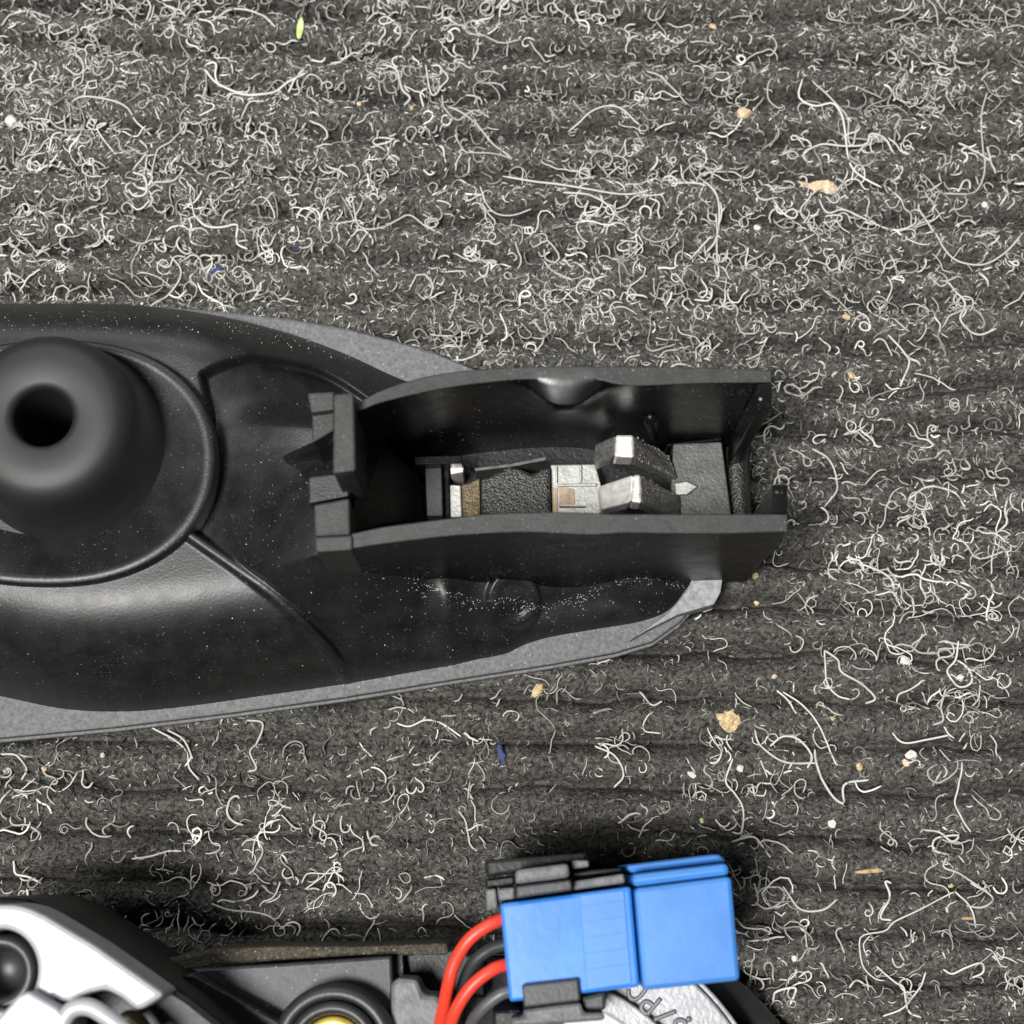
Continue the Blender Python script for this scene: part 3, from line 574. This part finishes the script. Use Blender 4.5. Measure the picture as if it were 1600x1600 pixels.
prism('clip', [(909,1558),(946,1549),(947,1579),(912,1580)], ZC-5, 12, M['clip'], K, bevel=0.5)
prism('clip_frame', [(770,1578),(816,1577),(816,1650),(770,1650)], ZC-8, 12, M['black'], K, bevel=0.5)
prism('support_block', [(790,1420),(985,1395),(998,1535),(800,1556)], 17, 8.9, M['black'], K, bevel=0.3)
tube('wire', [U(795, 1433, 30), U(770, 1442, 31), U(735, 1466, 31), U(712, 1500, 30), U(701, 1535, 29), U(692, 1580, 26), U(680, 1640, 22)], 0.86, M['red'], K)
tube('wire', [U(795, 1474, 28), U(765, 1484, 27), U(740, 1505, 26), U(724, 1540, 24), U(715, 1600, 20)], 0.86, M['wire'], K)
tube('wire', [U(795, 1506, 30), U(770, 1515, 31), U(738, 1540, 31), U(714, 1575, 30), U(702, 1610, 28), U(692, 1660, 25)], 0.86, M['red'], K)
tube('wire', [U(800, 1547, 30), U(778, 1556, 30), U(750, 1580, 29), U(735, 1605, 27), U(722, 1660, 24)], 0.86, M['wiregrey'], K)

# ------------------------------------------------------------------ crumbs and bits on the carpet
def lump(name, px_, py_, sx, sy, sz, rot, m, label, cat_, seed, group=None, rough=0.35, sub=2):
    bm = bmesh.new(); bmesh.ops.create_icosphere(bm, subdivisions=sub, radius=1)
    for v in bm.verts:
        nn = noise.noise(v.co*1.7+Vector((seed*3.1, 0, 0)))*rough+noise.noise(v.co*3.9+Vector((0, seed*2.3, 0)))*rough*0.6
        v.co *= 1+nn; v.co = Vector((v.co.x*sx, v.co.y*sy, v.co.z*sz))/1000
    me = bpy.data.meshes.new(name); bm.to_mesh(me); bm.free()
    p = U(px_, py_, 0.4); h_ = float(carpet_h(np.array([p.x*1000]), np.array([p.y*1000]))[0])
    o = link(name, me, m, smooth=False); o.location = (p.x, p.y, (h_+sz*0.55)/1000); o.rotation_euler = (0, 0, rot)
    return tag(o, label, cat_, group)
lump('crumb', 1139, 1126, 1.75, 1.45, 0.75, 0.2, M['crumb'], 'largest flat tan crumb on the carpet below the bracket tip', 'crumb', 1, sub=3, rough=0.75)
lump('crumb', 841, 1076, 0.75, 1.35, 0.6, -0.5, M['crumb'], 'upright tan crumb just below the grey rim', 'crumb', 2, sub=3)
lump('crumb', 1163, 175, 1.35, 0.95, 0.6, -0.1, M['pink'], 'pinkish tan crumb alone on the pale upper carpet', 'crumb', 3)
lump('crumb', 14, 184, 1.1, 1.2, 0.9, 0.4, M['pebble'], 'pale cream crumb at the carpet edge above the housing', 'crumb', 4)
lump('crumb', 1285, 292, 2.6, 1.1, 0.5, -0.25, M['pink'], 'broken spread of tan crumb among tangled fibres', 'crumb', 5, rough=0.9, sub=3)
lump('leaf_scrap', 469, 44, 0.6, 2.0, 0.35, -0.1, M['green'], 'small pale green leaf scrap on the carpet', 'leaf', 6, rough=0.12)
lump('lint', 338, 421, 1.2, 0.5, 0.3, 0.3, M['bluefluff'], 'larger blue lint tuft on the carpet above the housing', 'lint', 7, rough=0.8)
lump('lint', 460, 379, 0.6, 0.3, 0.25, 0.1, M['bluefluff'], 'tiny blue lint speck beside the larger blue tuft', 'lint', 8, rough=0.8)
lump('lint', 783, 1180, 0.45, 1.3, 0.3, 0.2, M['bluefluff'], 'thin blue lint thread on the carpet above the connector', 'lint', 9, rough=0.6)
lump('splinter', 1362, 1361, 2.6, 0.35, 0.35, 0.06, M['wood'], 'thin tan wood splinter lying right of the connector', 'splinter', 10, rough=0.25)
lump('splinter', 1512, 1435, 0.9, 0.28, 0.3, 0.0, M['wood'], 'short yellowish splinter among looping fibres', 'splinter', 11, rough=0.25)
SPEC = [(1420,1032,.9,1.1,'pebble'),(1425,1180,1.1,.9,'pebble'),(1415,1192,.7,.6,'pink'),(1343,1198,.6,.8,'crumb'),(1156,1200,.7,.6,'pebble'),(1081,1210,.5,.8,'pebble'),(1302,1287,.8,.8,'pebble'),(1330,1383,.7,.5,'pink'),(1500,1058,.6,.5,'pebble'),(1302,1122,.4,.5,'crumb'),(1097,1282,.4,.5,'green'),(1492,1384,.6,.4,'crumb'),(1303,277,.55,.55,'pebble'),(1183,355,.7,.6,'pebble'),(1462,105,.4,.4,'pebble'),(1540,318,.6,.7,'pebble'),(1330,585,.8,.5,'crumb'),(1322,495,.8,.5,'crumb'),(643,166,.5,.4,'crumb'),(561,160,.4,.5,'pink'),(789,106,.4,.4,'pebble'),(285,380,.5,.4,'crumb'),(458,358,.4,.6,'pebble'),(1115,35,.6,.8,'crumb'),(1270,355,.3,.3,'pebble'),(1210,1057,.5,.4,'pink'),(1180,900,.6,.5,'crumb'),(1188,935,.5,.4,'crumb'),(1242,1498,.5,.5,'pebble'),(1480,1422,.5,.25,'pebble'),(66,1200,.5,.5,'crumb'),(160,1180,.5,.4,'pebble')]
for i, (a, b_, sx, sy, mk) in enumerate(SPEC):
    lump('grit_grain', a, b_, sx, sy, 0.45, random.uniform(0, 3), M[mk], {'pebble': 'tiny pale grey grain of grit on the carpet', 'crumb': 'tiny tan grain of grit on the carpet', 'pink': 'tiny pinkish grain of grit on the carpet', 'green': 'tiny yellow-green grain on the carpet just above the connector'}[mk], 'grit', 20+i, {'pebble': 'pale grit grains strewn on the carpet', 'crumb': 'tan grit grains strewn on the carpet', 'pink': 'pinkish grit grains strewn on the carpet'}.get(mk), sub=1)

# ------------------------------------------------------------------ loose dust grains on the housing
def grains(name, pts, m, label):
    V = []; F = []; octa = np.array([(1,0,0),(-1,0,0),(0,1,0),(0,-1,0),(0,0,1),(0,0,-1)], float); tri = [(0,2,4),(2,1,4),(1,3,4),(3,0,4),(2,0,5),(1,2,5),(3,1,5),(0,3,5)]
    g_ = np.random.default_rng(91); co = []; fs = []
    for i, (x_, y_, z_, r_) in enumerate(pts):
        q = octa*g_.uniform(0.6, 1.3, (6, 1)); a = g_.uniform(0, 6.28); R_ = np.array([[math.cos(a), -math.sin(a), 0], [math.sin(a), math.cos(a), 0], [0, 0, 0.7]])
        co.append(np.array([x_, y_, z_])+q@R_.T*r_); fs.append(np.array(tri)+6*i)
    o = link(name, mesh_np(name, np.concatenate(co)/1000, np.concatenate(fs)), m, H); o['kind'] = 'stuff'; return o
g = np.random.default_rng(88); pts = []
def on_shell(px_, py_, z, r_):
    c = mm([(px_, py_)], z)[0]; pts.append((c[0], c[1], 0.0, r_))
led = resample(cat(LEDGE, 5), 160)
for k in range(420):
    p = led[g.integers(0, 160)]; on_shell(p[0]+g.normal(0, 5), p[1]+abs(g.normal(0, 9)), 12, g.uniform(0.03, 0.11))
for k in range(420): on_shell(g.uniform(0, 560), g.choice([g.uniform(484, 530), g.uniform(600, 1080)]), 20, float(np.clip(g.lognormal(-2.9, 0.45), 0.03, 0.16)))
for k in range(160): on_shell(g.uniform(560, 1040), g.uniform(930, 1030), 8, float(np.clip(g.lognormal(-2.9, 0.4), 0.03, 0.14)))
pa = np.array(pts); pa[:, 2] = shell_h(pa[:, 0], pa[:, 1])+0.3*pa[:, 3]
grains('dust_grains', pa, M['pebble'], None)
pts = []
for k in range(260):                                    # grit caked on the fork arms and plate
    t_, u_ = g.beta(2.2, 1.3), g.random(); a_ = (990+56*t_, 679+33*t_); b2_ = (991+67*t_, 715+33*t_); v = U(a_[0]+(b2_[0]-a_[0])*u_, a_[1]+(b2_[1]-a_[1])*u_, 28.5-11.5*t_)*1000; pts.append((v.x, v.y, v.z, g.uniform(0.08, 0.26)))
for k in range(90):
    t_, u_ = g.random(), g.random(); v = U(1003+58*t_, 742+33*t_+36*u_, 28.5-11.5*t_)*1000; pts.append((v.x, v.y, v.z, g.uniform(0.05, 0.14)))
for k in range(70):
    v = U(1055+70*g.random(), 697+100*g.random(), 16)*1000; pts.append((v.x, v.y, v.z, g.uniform(0.04, 0.10)))
M['caked'] = mat('caked_grey_grit', (0.16, 0.155, 0.14), 0.35, spec=0.6, base2=(0.34, 0.32, 0.27), var=0.6, vscale=2500)
grains('caked_grit', pts, M['caked'], None)
pts = []
for k in range(150):
    v = U(757+100*g.random(), 744+60*g.random(), 15)*1000; pts.append((v.x, v.y, v.z, g.uniform(0.05, 0.15)))
grains('caked_grit', pts, M['caked'], None)
lump('crumb_speck', 268, 545, 0.22, 0.22, 0.2, 0, M['pebble'], 'tiny cream speck lying on the housing above the collar', 'speck', 61, sub=1).location.z = 0.0236
lump('crumb_speck', 157, 833, 0.3, 0.2, 0.2, 0, M['pebble'], 'tiny cream speck in the dish below the grommet', 'speck', 62, sub=1).location.z = 0.0245
